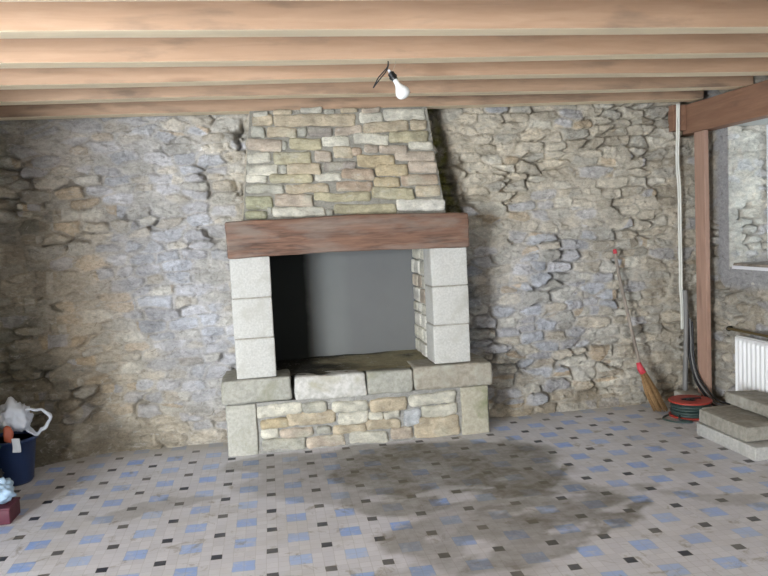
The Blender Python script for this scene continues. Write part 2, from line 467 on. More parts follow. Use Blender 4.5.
# groove with moss to the right of the hood, crumbled gaps to its left
gl = 1.335 + (2.42 - T) * .135 + .012 * fbm(S * 0 + 1, T * 9, 71, 3); gw = .095 + .03 * fbm(S * 0 + 5, T * 5, 72, 3) + .03 * sstep(2.2, 1.7, T)
ing = (T > 1.62) * sstep(0, .02, S - gl + .06) * sstep(0, .02, gl + gw + .02 - S)
H = H - ing * .075 + ing * .05 * sstep(-.1, .5, fbm(S * 13, T * 11, 73, 3))
moss = sstep(-.35, .25, fbm(S * 9, T * 6, 74, 3)) * ing
C = C * (1 - ing[..., None] * .6) + np.array((.07, .07, .055)) * ing[..., None] * .6  # hood's shadow put into the groove's colour, beneath the moss
C = C * (1 - moss[..., None] * .9) + np.array((.17, .165, .035)) * moss[..., None] * .9
gap = sstep(.05, .35, fbm(S * 11, T * 9, 75, 3)) * blob(S, T, -.09, 2.05, .05, .5) * (T > 1.65)
H = H - gap * .16
# fireplace's shadow painted into the wall colour on its right, with some damp
shade_damp = blob(S, T, 1.60, 1.0, .13, .55) * sstep(-.5, .2, fbm(S * 4, T * 5, 76, 3))
C = C * (1 - .62 * shade_damp[..., None]) + np.array((.13, .16, .19)) * .62 * shade_damp[..., None]
bmo = sstep(.0, .5, fbm(S * 3, T * 3, 77, 3)) * sstep(.45, .0, T) * .5
C = C * (1 - bmo[..., None]) + np.array((.24, .19, .12)) * bmo[..., None]
# left corner's shade painted into the stone colour, with green damp
shade_green = sstep(-1.30, -1.62, S) * (.55 + .45 * sstep(.3, 2.2, T)) * sstep(-.7, .3, fbm(S * 2, T * 2.4, 78, 3))
C = C * (1 - .72 * shade_green[..., None]) + np.array((.09, .10, .06)) * .72 * shade_green[..., None]
sk = np.clip(.55 * blob(S, T, -1.15, .05, .5, .22) + .85 * sstep(-1.0, -1.5, S) * sstep(1.1, .35, T), 0, .9) * (.75 + .4 * fbm(S * 3, T * 4, 79, 3))  # corner's shade painted in, deeper towards the floor
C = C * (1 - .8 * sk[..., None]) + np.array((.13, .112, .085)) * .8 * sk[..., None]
# rounded, crumbling corner at the left, widening at the foot
cor = np.clip((-1.05 - S) / .75, 0, 1.4) ** 1.7
fil = cor * (.05 + .30 * np.exp(-np.maximum(T, 0) / .30))
foot = .05 * np.exp(-np.maximum(T, 0) / .10) * (S < 3.2)
# pocket for the support beam's end
pk = (S > 3.43) & (T > 2.16)
Y = YW - H - fil - foot + np.where(pk, .12, 0)
P = np.stack([S, Y, T], -1)
cx = (S[:-1, :-1] + S[1:, 1:]) / 2; cz = (T[:-1, :-1] + T[1:, 1:]) / 2
keep = ~((cx > .02) & (cx < 1.27) & (cz > .45) & (cz < 1.58))       # recess of the firebox
wb = struct(wall_mesh('wall_back', P, C, M['rubble'], keep))
bkp = box_geo((XL - .2, YW + .42, -.05), (XR + .3, YW + .55, 2.7))

# ---- right wall (with the window hole); S runs along Y from the corner towards the camera
XW = 3.575
WY0, WY1, WZ0, WZ1 = .02, 1.135, 1.115, 2.185
ys = np.arange(-1.6, 1.66, .009); zs = np.arange(-.03, 2.64, .009)
S, T = np.meshgrid(ys, zs)
def wts2(S, T): return {'grey': .8 + 0 * S, 'tan': .4 + 0 * S, 'lav': .25 + 0 * S, 'buff': .2 + .0 * S, 'brown': .25 + 0 * S}
H, C, D, FI, RI = rubble(S, T, 29, .19, .07, wts2, relief=.022, warp=.02, flake=.7)
dx = np.maximum(np.maximum(WY0 - S, S - WY1), 0); dz = np.maximum(np.maximum(WZ0 - T, T - WZ1), 0)
dw = np.hypot(dx, dz) + .03 * fbm(S * 5, T * 5, 91, 3)
pl = sstep(.20, .11, dw)
H = H * (1 - pl) + pl * (.014 + .004 * fbm(S * 8, T * 8, 92, 3))
pc = np.array((.40, .395, .40)) * (1 + .10 * fbm(S * 6, T * 6, 93, 3))[..., None]
C = C * .92 * (1 - pl[..., None]) + pc * pl[..., None]
P = np.stack([XW - H, S, T], -1)
# pull the hole's rim onto the opening
cx = (S[:-1, :-1] + S[1:, 1:]) / 2; cz = (T[:-1, :-1] + T[1:, 1:]) / 2
keep = ~((cx > WY0) & (cx < WY1) & (cz > WZ0) & (cz < WZ1))
struct(wall_mesh('wall_right', P[:, ::-1], C[:, ::-1], M['rubble'], keep[:, ::-1]))
# window embrasure: splayed jambs of rubble, head, sill bed
XF = 3.86       # plane of the window frame
def reveal(name, seed, fn, L1, L2, flip=False):
    a = np.arange(0, L1 + .001, .01); b = np.arange(0, L2 + .001, .01); A, B = np.meshgrid(a, b)
    H, C, *_ = rubble(A, B, seed, .15, .065, lambda s, t: {'pale': .6 + 0 * s, 'buff': .5 + 0 * s, 'lav': .4 + 0 * s, 'grey': .3 + 0 * s}, relief=.014, smear=.45)
    P = np.stack(fn(A, B, H), -1)
    if flip: P = P[:, ::-1]; C = C[:, ::-1]
    return struct(wall_mesh(name, P, C * 1.05, M['rubble']))
D1 = .62
reveal('trim_1', 41, lambda a, b, h: (XW - .016 + a, WY1 + .005 - .035 * a - h * np.clip(a / .05, 0, 1) * np.clip((D1 - a) / .05, 0, 1), WZ0 - .02 + b), D1, WZ1 - WZ0 + .04, False)
reveal('trim_2', 42, lambda a, b, h: (XW - .016 + a, WY0 - .005 + .035 * a + h * .6 * np.clip(a / .05, 0, 1), WZ0 - .02 + b), D1, WZ1 - WZ0 + .04, True)
struct(part('trim_3', box_geo((XW - .018, WY0 - .1, WZ1 - .004), (XW + .70, WY1 + .1, WZ1 + .10)), M['plaster']))
struct(part('trim_4', box_geo((XW - .012, WY0 - .1, WZ0 - .12), (XW + .70, WY1 + .1, WZ0 - .004)), M['plaster']))
win = bpy.data.objects.new('window_1', None); COL.objects.link(win); win['kind'] = 'structure'
fr = MB()
def fbar(y0, y1, z0, z1, x0=XF, x1=XF + .06): fr.add(*rbox_geo((x0, y0, z0), (x1, y1, z1), .004, .5))
fy0, fy1, fz0, fz1 = WY0 + .02, WY1 - .025, WZ0 + .045, WZ1 - .005
fbar(fy0, fy0 + .06, fz0, fz1); fbar(fy1 - .035, fy1, fz0, fz1); fbar(fy0 + .0605, fy1 - .0355, fz0, fz0 + .06); fbar(fy0 + .0605, fy1 - .0355, fz1 - .06, fz1)
ym = (fy0 + fy1) / 2; fbar(ym - .045, ym + .045, fz0 + .061, fz1 - .061, XF - .006, XF + .055)
for zc in (fz0 + (fz1 - fz0) / 3, fz0 + 2 * (fz1 - fz0) / 3): fbar(fy0 + .03, fy1 - .02, zc - .014, zc + .014, XF + .01, XF + .05)
fr.build('frame', M['white_frame'], win)
part('pane', box_geo((XF + .028, fy0 + .05, fz0 + .05), (XF + .032, fy1 - .05, fz1 - .05)), M['glass'], win)
part('sill_edge', box_geo((XW - .022, WY0 + .01, WZ0 - .012), (XW - .011, WY1 - .04, WZ0 + .012)), M['white_frame'], win)
part('sill_board', rbox_geo((XW - .01, WY0 + .01, WZ0 - .002), (XF + .08, WY1 - .035, WZ0 + .03), .006, .2, .002, 9, 3), M['handle'], win)

# ---- left wall (short: it ends where the room widens towards the camera), rear parts of the room
YE = -1.3; XFL = -4.5; YR = -5.7
ys = np.arange(YE, 1.62, .016); zs = np.arange(-.03, 2.64, .016)
S, T = np.meshgrid(ys, zs)
H, C, *_ = rubble(S, T, 55, relief=.03, weights=lambda s, t: {'grey': .7 + 0 * s, 'brown': .6 + 0 * s, 'tan': .3 + 0 * s, 'dark': .4 + 0 * s})
struct(wall_mesh('wall_left', np.stack([XL + H, S, T], -1), C * .8, M['rubble']))
struct(part('wall_wing', box_geo((XFL, YE - .0, -.02), (XL + .004, YE + .45, 2.64)), M['plaster']))
struct(part('wall_far_left', box_geo((XFL - .3, YR, -.02), (XFL, YE + .45, 2.64)), M['plaster']))
rear = MB()
DX0, DX1, DZ1 = -4.45, -2.95, 2.15
rear.add(*box_geo((XFL - .3, YR - .4, -.02), (DX0, YR, 2.64))); rear.add(*box_geo((DX1, YR - .4, -.02), (XW + .3, YR, 2.64)))
rear.add(*box_geo((DX0, YR - .4, DZ1), (DX1, YR, 2.64)))
struct(rear.build('wall_rear', M['plaster']))
struct(part('wall_right_rear', box_geo((XW, YR, -.02), (XW + .3, -1.58, 2.64)), M['plaster']))
struct(part('ceiling', box_geo((XFL - .3, YR - .4, 2.63), (XW + .8, YW + .5, 2.70)), M['board']))

# ---- floor
xs = np.arange(-2.6, 3.75, .022); ys = np.arange(-2.0, 1.70, .022)
S, T = np.meshgrid(xs, ys)
wx = S + .16 * fbm(S * 2.3, T * 2.3, 201, 4) + .06 * fbm(S * 9, T * 9, 207, 3); wy = T + .14 * fbm(S * 2.3 + 7, T * 2.3, 202, 4) + .06 * fbm(S * 9, T * 9, 208, 3)
def ell(x, y, rx, ry, a=0):
    ca, sa = math.cos(a), math.sin(a); u = (wx - x) * ca + (wy - y) * sa; v = -(wx - x) * sa + (wy - y) * ca
    return sstep(1.10, .90, np.hypot(u / rx, v / ry))
stn = np.maximum.reduce([.95 * ell(1.12, .50, .82, .54), .80 * ell(1.42, -.62, .80, .17, .50), .62 * ell(.85, -.62, .36, .34, .3), .5 * ell(1.25, -.15, .65, .22), .45 * ell(.25, .45, .45, .35), .5 * ell(.10, .85, .35, .22), .4 * ell(-.6, .25, .35, .10, .2), .35 * ell(2.4, -.5, .3, .08, -.4), .95 * ell(1.55, .12, .35, .33), .75 * ell(.75, .12, .45, .36), .7 * ell(1.20, -.45, .42, .22, .45),
                         .62 * ell(.80, -.62, .30, .22), .55 * ell(1.75, -.28, .34, .12, .1), .6 * ell(.62, .75, .5, .35), .4 * ell(.3, .3, .35, .3), .35 * ell(.75, -1.0, .5, .2)])
stn = stn * (.92 + .35 * fbm(S * 4, T * 4, 203, 4)) 
scr = sstep(.12, .40, fbm(S * 5, T * 8, 204, 4)) * sstep(.35, -.1, T)
stn = np.clip(stn * (1 - .75 * scr), 0, .95)
dust = np.maximum(.75 * sstep(1.15, 1.5, T + .1 * fbm(S * 3, T * 3, 205, 3)), .5 * sstep(2.2, 3.2, S) * sstep(-.2, .9, T))
dust = np.clip(np.maximum(dust, .55 * sstep(-1.3, -1.9, S) * sstep(.2, 1.1, T)), 0, 1) * (.75 + .3 * fbm(S * 5, T * 5, 206, 3))
C = np.stack([stn, np.clip(dust, 0, 1), 0 * S], -1)
P = np.stack([S, T, 0 * S], -1)
fl = struct(wall_mesh('floor', P, C, M['floor']))
struct(part('floor_rear', box_geo((XFL - .3, YR - .4, -.08), (XW + .3, 1.70, -.004)), M['floor']))

# ------------------------------------------------------------------ ceiling joists
ORD = ['ceiling joist at the very top of the picture, only its pale underside edge showing',
       'nearest wide orange oak ceiling joist, its face filling the top of the picture',
       'oak ceiling joist with a dark knot smudge, next behind the wide front joist',
       'middle oak ceiling joist just behind the hanging bulb',
       'oak ceiling joist second from the stone back wall, end dark above the red beam',
       'oak ceiling joist tight against the stone back wall, touching the chimney hood']
for i, (y, b) in enumerate([(-1.285, 2.417), (-.755, 2.417), (-.20, 2.417), (.283, 2.414), (.79, 2.414), (1.305, 2.413)]):
    x0 = XFL + .02 if y < YE - .2 else XL + .035
    x1 = 3.55 if i < 4 else (3.53 if i == 4 else 3.47)
    root = thing('ceiling_joist', ORD[i], 'beam', 'ceiling joists')
    root.location = ((x0 + x1) / 2, y, b)
    th = .125 if i != 5 else .13
    # slight wave along the beam
    V, F = rbox_geo((x0, y, b), (x1, y + th, 2.63), .006, .12, .0015, 3, 10 + i)
    V = np.array(V); V[:, 1] += .006 * np.sin(V[:, 0] * 1.7 + i); V[:, 2] += (.004 * np.sin(V[:, 0] * 1.3 + 2 * i) - (.016 * np.clip((1.2 - V[:, 0]) / 3, 0, 1) if i == 5 else 0)) * (V[:, 2] < 2.5)
    o = part('timber', (V - np.array(root.location), F), M['joist'] if i < 4 else M['joist_dirty'], root)
    me = o.data; me.materials.append(M['underside'])
    for p in me.polygons:
        if p.normal.z < -.8: p.material_index = 1

# ------------------------------------------------------------------ support beam and post at the right
sb = tag(part('support_beam', rbox_geo((3.43, -1.4, 2.172), (3.555, 1.66, 2.405), .008, .15, .003, 4, 3), M['support']),
         'reddish timber beam along the right wall, resting on the pink post', 'beam')
part('bearing_block', rbox_geo((3.315, 1.475, 2.20), (3.428, 1.56, 2.405), .006, .1, .002, 5, 4), M['support'], sb)
ps = MB(); ps.add(*rbox_geo((3.434, 1.249, .0), (3.472, 1.385, 2.171), .004, .2, .001, 4, 5))
pt = tag(ps.build('timber_post', M['post']), 'pinkish timber post standing in the right corner under the red beam', 'post')

# ------------------------------------------------------------------ fireplace
fp = thing('fireplace', 'rubble stone fireplace with tapering hood, timber mantel and raised hearth', 'fireplace')
PALH = [(.47, .40, .30), (.43, .37, .26), (.50, .44, .34), (.40, .35, .27)]
def shade(c, s): return tuple(x * s for x in c)
HOOD = [(0.015, 0.153, 2.297, 2.37, 0.004, 't'), (0.164, 0.744, 2.284, 2.366, 0.015, 't'), (0.003, 0.097, 2.22, 2.29, 0.003, 'g'), (0.116, 0.311, 2.212, 2.278, 0.006, 't'), (0.33, 0.385, 2.219, 2.274, 0.002, 'g'), (0.397, 0.572, 2.211, 2.278, 0.005, 'd'), (0.59, 0.788, 2.22, 2.28, 0.006, 'p'), (-0.024, 0.212, 2.124, 2.203, 0.007, 'p'), (0.215, 0.252, 2.13, 2.189, 0.001, 'g'), (0.262, 0.487, 2.125, 2.199, 0.007, 'o'), (0.506, 0.706, 2.137, 2.203, 0.006, 'w'), (-0.029, 0.13, 2.043, 2.111, 0.005, 'w'), (0.149, 0.415, 2.032, 2.113, 0.009, 'o'), (0.437, 0.556, 2.037, 2.106, 0.004, 'p'), (0.576, 0.708, 2.048, 2.124, 0.004, 't'), (-0.044, 0.175, 1.955, 2.025, 0.008, 'w'), (0.19, 0.231, 1.961, 2.012, 0.001, 'g'), (0.241, 0.475, 1.944, 2.015, 0.008, 't'), (0.507, 0.732, 1.97, 2.028, 0.008, 'd'), (-0.053, 0.091, 1.895, 1.946, 0.005, 'w'), (0.11, 0.405, 1.889, 1.942, 0.011, 'o'), (0.432, 0.615, 1.887, 1.938, 0.007, 'w'), (0.621, 0.846, 1.894, 1.963, 0.008, 'r'), (-0.052, 0.203, 1.827, 1.881, 0.01, 'g'), (0.214, 0.521, 1.819, 1.874, 0.012, 't'), (0.579, 0.833, 1.821, 1.883, 0.01, 'r'), (-0.055, 0.125, 1.719, 1.804, 0.008, 'm'), (0.14, 0.395, 1.721, 1.804, 0.011, 'p'), (0.411, 0.813, 1.746, 1.805, 0.017, 'o'), (-0.06, 0.084, 1.65, 1.698, 0.006, 'm'), (0.085, 0.107, 1.687, 1.716, 0.001, 'g'), (0.113, 0.478, 1.646, 1.708, 0.016, 'w'), (0.493, 0.537, 1.646, 1.695, 0.002, 'g'), (0.561, 0.988, 1.65, 1.716, 0.019, 'o'), (0.777, 0.936, 2.298, 2.371, 0.004, 'w'), (0.957, 1.258, 2.319, 2.395, 0.007, 'w'), (0.803, 1.123, 2.235, 2.303, 0.009, 't'), (1.147, 1.263, 2.243, 2.307, 0.003, 't'), (0.722, 0.968, 2.148, 2.216, 0.007, 'w'), (0.985, 1.272, 2.157, 2.23, 0.008, 'o'), (0.716, 0.781, 2.068, 2.121, 0.002, 'r'), (0.792, 0.89, 2.08, 2.133, 0.003, 'p'), (0.903, 1.101, 2.083, 2.135, 0.006, 'p'), (1.118, 1.291, 2.103, 2.152, 0.005, 'w'), (0.746, 1.003, 1.985, 2.069, 0.009, 'y'), (1.016, 1.297, 2.02, 2.085, 0.009, 'p'), (0.862, 1.096, 1.921, 2.0, 0.008, 'y'), (1.109, 1.309, 1.924, 2.0, 0.007, 'p'), (0.847, 1.029, 1.837, 1.897, 0.007, 'y'), (1.054, 1.315, 1.842, 1.91, 0.01, 'r'), (0.823, 1.129, 1.745, 1.82, 0.013, 'o'), (1.147, 1.336, 1.76, 1.832, 0.008, 't'), (1.007, 1.348, 1.657, 1.737, 0.015, 'W')]
BASE = [(-0.068, 0.251, 0.258, 0.334, 0.028, 'w'), (0.252, 0.417, 0.264, 0.334, 0.014, 'g'), (-0.061, 0.129, 0.179, 0.234, 0.017, 'y'), (0.138, 0.482, 0.182, 0.266, 0.03, 't'), (-0.059, 0.056, 0.105, 0.163, 0.011, 'w'), (0.077, 0.31, 0.094, 0.15, 0.021, 'p'), (0.339, 0.429, 0.111, 0.147, 0.008, 'g'), (-0.057, 0.25, 0.014, 0.084, 0.02, 'g'), (0.265, 0.536, 0.006, 0.081, 0.02, 'p'), (0.452, 0.697, 0.248, 0.314, 0.021, 'w'), (0.503, 0.707, 0.161, 0.240, 0.018, 'w'), (0.458, 0.684, 0.097, 0.152, 0.021, 't'), (0.575, 0.839, 0.006, 0.086, 0.02, 'w'), (0.731, 0.991, 0.233, 0.317, 0.022, 't'), (1.013, 1.36, 0.255, 0.328, 0.022, 'w'), (0.726, 0.817, 0.18, 0.222, 0.008, 'w'), (0.825, 0.931, 0.176, 0.219, 0.009, 'w'), (0.7, 0.943, 0.098, 0.165, 0.022, 't'), (0.965, 1.083, 0.108, 0.219, 0.01, 'b'), (1.109, 1.372, 0.163, 0.240, 0.020, 'w'), (0.87, 1.023, 0.004, 0.085, 0.014, 'p'), (1.04, 1.365, 0.01, 0.148, 0.022, 't')]
SCOL = {'t': (.48, .405, .295), 'g': (.42, .405, .345), 'd': (.32, .285, .25), 'p': (.48, .405, .325), 'w': (.57, .54, .455), 'W': (.66, .63, .56),
        'o': (.44, .395, .27), 'y': (.47, .385, .25), 'r': (.43, .335, .25), 'm': (.36, .35, .24), 'b': (.46, .47, .48)}
def hoodY(z): return 1.2 + .13 * (z - 1.65)
def stone_col(V, c, seed):
    n = fbm(V[:, 0] * 14 + V[:, 2] * 3, V[:, 2] * 16, seed, 3)
    n2 = fbm(V[:, 0] * 8, V[:, 2] * 10, seed + 3, 3)
    c = np.array(c)[None] * (1 + .42 * n)[:, None]
    g = np.clip(n2 - .15, 0, 1)[:, None] * 1.0
    return c * (1 - g) + np.array((.52, .50, .40))[None] * g
for x0, x1, c in ((.03, .12, 'w'), (.17, .30, 't'), (.36, .50, 'w'), (.53, .60, 'g'), (.64, .76, 't'), (.80, .93, 'p')):
    HOOD.append((x0, x1, 2.378, 2.404, 0., c))
hs = MB()
for k, (x0, x1, z0, z1, sk, c) in enumerate(HOOD):
    zc = (z0 + z1) / 2; y = hoodY(zc)
    pr = rnd.uniform(.010, .028)
    V, F = rbox_geo((x0 - .003, y - pr, z0 - .005), (x1 + .003, y + .07, z1 + .005), min(.020, (z1 - z0) * .40), .015, .009, 20, 300 + k, .017, -sk / max(.05, x1 - x0))
    V = np.array(V); V[:, 1] += .13 * (V[:, 2] - zc)
    hs.add(V, F, stone_col(V, SCOL[c], 300 + k))
# hood body: tapering mortar mass behind the stones, with stones showing on its flanks
zz = np.arange(1.625, 2.412, .012)
def hoodL(z): return -.088 + (z - 1.65) * .118
def hoodR(z): return 1.356 - (z - 1.65) * .108
uu = np.linspace(0, 1, 130)
A, B = np.meshgrid(uu, zz)
Xf = hoodL(B) + (hoodR(B) - hoodL(B)) * A
mh = .006 * fbm(Xf * 9, B * 9, 401, 3)
front = np.stack([Xf, hoodY(B) + .004 - mh, B], -1)
mc = np.array((.30, .285, .245)) * (1 + .22 * fbm(Xf * 6, B * 7, 402, 4))[..., None]
nb = len(zz)
def flank(side, seed):
    dd = np.linspace(0, 1, 26); A2, B2 = np.meshgrid(dd, zz)
    Xs = hoodL(B2) if side < 0 else hoodR(B2); Yf = hoodY(B2) + .004
    Yy = Yf + (YW + .06 - Yf) * A2
    Hh, Cc, *_ = rubble(Yy, B2, seed, relief=.018)
    Hh = Hh * np.clip(A2 / .15, 0, 1)
    return np.stack([Xs + side * Hh, Yy, B2], -1), Cc * .95
for P_, C_, flip in ((front, mc, False), (*flank(-1, 61), True), (*flank(1, 62), False)):
    if flip: P_ = P_[:, ::-1]; C_ = C_[:, ::-1]
    hs.add(P_.reshape(-1, 3).tolist(), grid_faces(*P_.shape[:2]).tolist(), C_.reshape(-1, 3))
hs.build('chimney_hood', M['stones'], fp, True, True)

# mantel: hewn beam, ragged at the ends
V, F = rbox_geo((-.207, 1.068, 1.384), (1.492, 1.30, 1.636), .014, .022, .006, 7, 21, .006)
V = np.array(V); V[:, 2] += .006 * np.sin(V[:, 0] * 3.1) ; e = np.clip((V[:, 0] - 1.40) / .09, 0, 1); V[:, 2] -= e * .01 * (V[:, 2] > 1.55)
part('mantel_beam', (V, F), M['old_beam'], fp, True)

# pillars of cut blocks
def pillar(x0, x1):
    o = bpy.data.objects.new('pillar', None); COL.objects.link(o); o.parent = fp
    zz = [(.540, .816), (.824, 1.098), (1.106, 1.384)]
    for i, (a, b) in enumerate(zz):
        dx = rnd.uniform(-.004, .004)
        part('block', rbox_geo((x0 + dx, 1.112 + rnd.uniform(0, .005), a), (x1 + dx, 1.37, b), .009, .06, .0025, 9, 30 + i + int(x0 * 100)), M['block'], o, True)
        if i < 2:
            part('mortar_joint', box_geo((x0 + .006, 1.122, b - .004), (x1 - .006, 1.36, zz[i + 1][0] + .004)), M['concrete'], o)
    return o
pillar(-.198, .076); pillar(1.212, 1.480)

# cheeks: rough brick and stone behind the pillars, up to the wall
def cheek(x0, x1, seed, inner):
    mb = MB(); z = .54
    k = 0
    while z < 1.40:
        h = rnd.uniform(.075, .12); h = min(h, 1.405 - z)
        if h < .03: break
        y = 1.372
        while y < 1.80:
            w = rnd.uniform(.10, .20)
            y1 = min(1.81, y + w)
            jut = rnd.uniform(0, .014)
            a = (x0 - (jut if inner < 0 else 0), y + .004, z + .004); b = (x1 + (jut if inner > 0 else 0), y1 - .004, z + h - .006)
            V, F = rbox_geo(a, b, .012, .03, .005, 14, seed + k, .004)
            mb.add(V, F, stone_col(np.array(V), rnd.choice([SCOL['p'], SCOL['w'], SCOL['w'], SCOL['W']]), seed + k)); k += 1
            y = y1
        z += h
    V, F = box_geo((x0 + .012, 1.37, .54), (x1 - .012, 1.82, 1.41)); mb.add(V, F, (.46, .44, .39))
    return mb.build('cheek_wall', M['stones'], fp, True, True)
cheek(1.215, 1.455, 700, -1)
cheek(-.175, .055, 800, -1)
fb = bpy.data.objects.new('firebox', None); COL.objects.link(fb); fb.parent = fp
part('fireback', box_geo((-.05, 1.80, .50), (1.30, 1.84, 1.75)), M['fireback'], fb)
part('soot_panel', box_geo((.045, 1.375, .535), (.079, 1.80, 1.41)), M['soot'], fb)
part('throat', box_geo((-.1, 1.30, 1.56), (1.40, 1.86, 1.62)), M['soot'], fb)
part('throat_side', box_geo((-.1, 1.36, 1.405), (.06, 1.84, 1.6)), M['soot'], fb)
part('throat_side', box_geo((1.225, 1.36, 1.405), (1.40, 1.84, 1.6)), M['soot'], fb)
# hearth top: uneven cement, blackened
a = np.linspace(-.05, 1.30, 70); b = np.linspace(1.15, 1.82, 34); A, B = np.meshgrid(a, b)
Z = .528 + .010 * fbm(A * 5, B * 6, 501, 3) + .014 * sstep(1.3, 1.7, B) - .05 * np.exp(-(((A - .22) / .07) ** 2 + ((B - 1.27) / .05) ** 2))
sf = (sstep(-.35, .55, fbm(A * 3.5, B * 5, 502, 3) + 1.2 * (A - .45) - .9 * (B - 1.4)) * .9)[..., None]  # lit right and shaded left painted into the colour, along with soot
Cf = np.array((.035, .034, .027)) * (1 - sf) + np.array((.34, .30, .19)) * sf
mesh_obj('hearth_bed', np.stack([A, B, Z], -1).reshape(-1, 3), grid_faces(34, 70), M['stones'], fp, Cf.reshape(-1, 3), True)
# hearth slabs
for k, (x0, x1, z0, z1, m, am) in enumerate([(-.312, .176, .370, .538, 'slab', .005), (.200, .704, .355, .524, 'roughslab', .012), (.712, 1.040, .356, .522, 'slab', .007), (1.052, 1.636, .362, .534, 'slab2', .006)]):
    if m not in M:
        M['roughslab'] = speck_mat('rough_pale_slab', (.42, .41, .37), (.62, .60, .57), 30, .9, .6, (.40, .37, .28))
        M['slab2'] = speck_mat('brown_slab', (.28, .25, .20), (.40, .365, .30), 30, .9, .6, (.44, .43, .37))
    y0 = 1.085 if k != 1 else 1.095
    part('hearth_slab', rbox_geo((x0, y0, z0), (x1, 1.40 if k in (0, 3) else 1.25, z1), .020, .028, am, 9, 60 + k, .008), M[m], fp, True)
part('hearth_return', rbox_geo((-.30, 1.39, .37), (.0, 1.62, .530), .015, .06, .006, 8, 81), M['slab'], fp, True)
part('hearth_return', rbox_geo((1.25, 1.39, .365), (1.62, 1.62, .528), .015, .06, .006, 8, 82), M['slab2'], fp, True)
# corner stones
part('corner_stone', rbox_geo((-.288, 1.110, -.002), (-.082, 1.40, .362), .012, .04, .005, 8, 91, .006), M['quoin'], fp, True)
M['quoin_moss'] = speck_mat('mossy_corner_stone', (.35, .32, .25), (.47, .435, .345), 35, .9, .5, (.19, .21, .11))
part('corner_stone', rbox_geo((1.394, 1.110, -.002), (1.600, 1.40, .356), .012, .04, .005, 8, 92, .006), M['quoin_moss'], fp, True)
hb = MB()
for k, (x0, x1, z0, z1, sk, c) in enumerate(BASE):
    pr = rnd.uniform(.0, .014)
    V, F = rbox_geo((x0 - .007, 1.116 - pr, max(.002, z0 - .008)), (x1 + .007, 1.20, z1 + .008), min(.024, (z1 - z0) * .42), .015, .010, 18, 900 + k, .018, 0)
    hb.add(V, F, stone_col(np.array(V), SCOL[c], 900 + k))
a = np.arange(-.29, 1.61, .012); b = np.arange(-.01, .37, .012); A, B = np.meshgrid(a, b)
Yb = 1.132 - .006 * fbm(A * 8, B * 8, 951, 3) - .012 * sstep(.03, .0, B)
Cb = np.array((.33, .32, .295)) * (1 + .2 * fbm(A * 6, B * 6, 952, 3))[..., None]
hb.add(np.stack([A, Yb, B], -1).reshape(-1, 3).tolist(), grid_faces(len(b), len(a)).tolist(), Cb.reshape(-1, 3))
for x, s in ((-.27, -1), (1.585, 1)):
    V, F = rbox_geo((x - .012, 1.39, 0), (x + .012, 1.60, .37), .008, .04, .006, 12, 960 + s); hb.add(V, F, (.35, .32, .27))
hb.build('hearth_wall', M['stones'], fp, True, True)

# ------------------------------------------------------------------ bulb and loose cable under the second joist
lb = thing('hanging_bulb', 'white reflector bulb in black holder hanging on a thin wire from the ceiling joist', 'light bulb')
lb.location = (.790, -.146, 2.412)
ax = Vector((.045, -.02, -.088)).normalized(); Mx = Matrix.Translation(Vector((-.022, 0, -.068))) @ ax.to_track_quat('Z', 'Y').to_matrix().to_4x4()
V, F = lathe_geo([(.013, 0), (.0135, .03), (.016, .042), (.024, .058), (.033, .072), (.0385, .086), (.039, .094), (.036, .106), (.028, .116), (.016, .122), (.0, .1235)], 32, Mx @ Matrix.Translation((0, 0, .022)))
part('bulb', (V, F), M['bulb'], lb, True)
V, F = lathe_geo([(.0, -.022), (.007, -.022), (.010, -.012), (.0185, -.008), (.0185, .010), (.022, .011), (.022, .020), (.0175, .021), (.0165, .034), (.0, .034)], 24, Mx)
part('bulb_holder', (V, F), M['bakelite'], lb, False)
V, F = lathe_geo([(.0, -.030), (.006, -.029), (.0075, -.020), (.006, -.014)], 16, Mx @ Matrix.Translation((-.006, 0, 0))); part('holder_cap', (V, F), M['white_frame'], lb, True)
V, F = tube_geo(spline([(.004, 0, .004), (-.002, 0, -.02), (-.014, .002, -.045), tuple(Mx @ Vector((0, 0, -.022)))], 6), .0014, 6); part('wire', (V, F), M['wire'], lb, True)
cb = MB()
cb.add(*tube_geo(spline([(.752, -.146, 2.418), (.752, -.148, 2.39), (.738, -.150, 2.36), (.712, -.152, 2.33), (.690, -.153, 2.305), (.667, -.153, 2.277)], 6), [.0032] * 31, 8))
cb.add(*tube_geo(spline([(.754, -.142, 2.418), (.748, -.144, 2.385), (.724, -.146, 2.358), (.697, -.148, 2.33), (.679, -.150, 2.300), (.665, -.153, 2.275)], 6), [.0032] * 31, 8))
tag(cb.build('loose_cable', M['cable_black'], None, True), 'black loop of cable dangling from the joist, left of the bulb', 'cable')

# ------------------------------------------------------------------ conduits in the right corner
for k, (dx, r) in enumerate([(-.008, .0075), (.009, .0075)]):
    pts = spline([(3.345 + dx, 1.455, 2.408), (3.344 + dx, 1.463, 2.2), (3.340 + dx, 1.47, 1.95), (3.352 + dx, 1.47, 1.72), (3.350 + dx, 1.468, 1.4), (3.352 + dx, 1.47, 1.1), (3.352 + dx, 1.472, .95), (3.366 + dx, 1.480, .80), (3.372 + dx, 1.49, .60)], 8)
    o = part('conduit', tube_geo(pts, r, 10), M['pvc'], None, True)
    tag(o, ['left one of the two pale conduits running up the corner', 'right one of the two pale conduits running up the corner'][k], 'pipe', 'conduits in the corner')
o = part('cable_sleeve', tube_geo(spline([(3.372, 1.445, .925), (3.374, 1.44, .7), (3.366, 1.44, .4), (3.352, 1.435, .105)], 8), [.019] * 25, 12), M['pvc_grey'], None, True)
tag(o, 'dark grey sleeve pipe standing in the corner behind the cable reel', 'pipe')
o = part('corner_brick', rbox_geo((3.27, 1.30, 0), (3.42, 1.47, .105), .012, .03, .006, 12, 97), M['pebble'], None, True)
tag(o, 'pale rough stone on the floor under the grey sleeve pipe', 'stone')
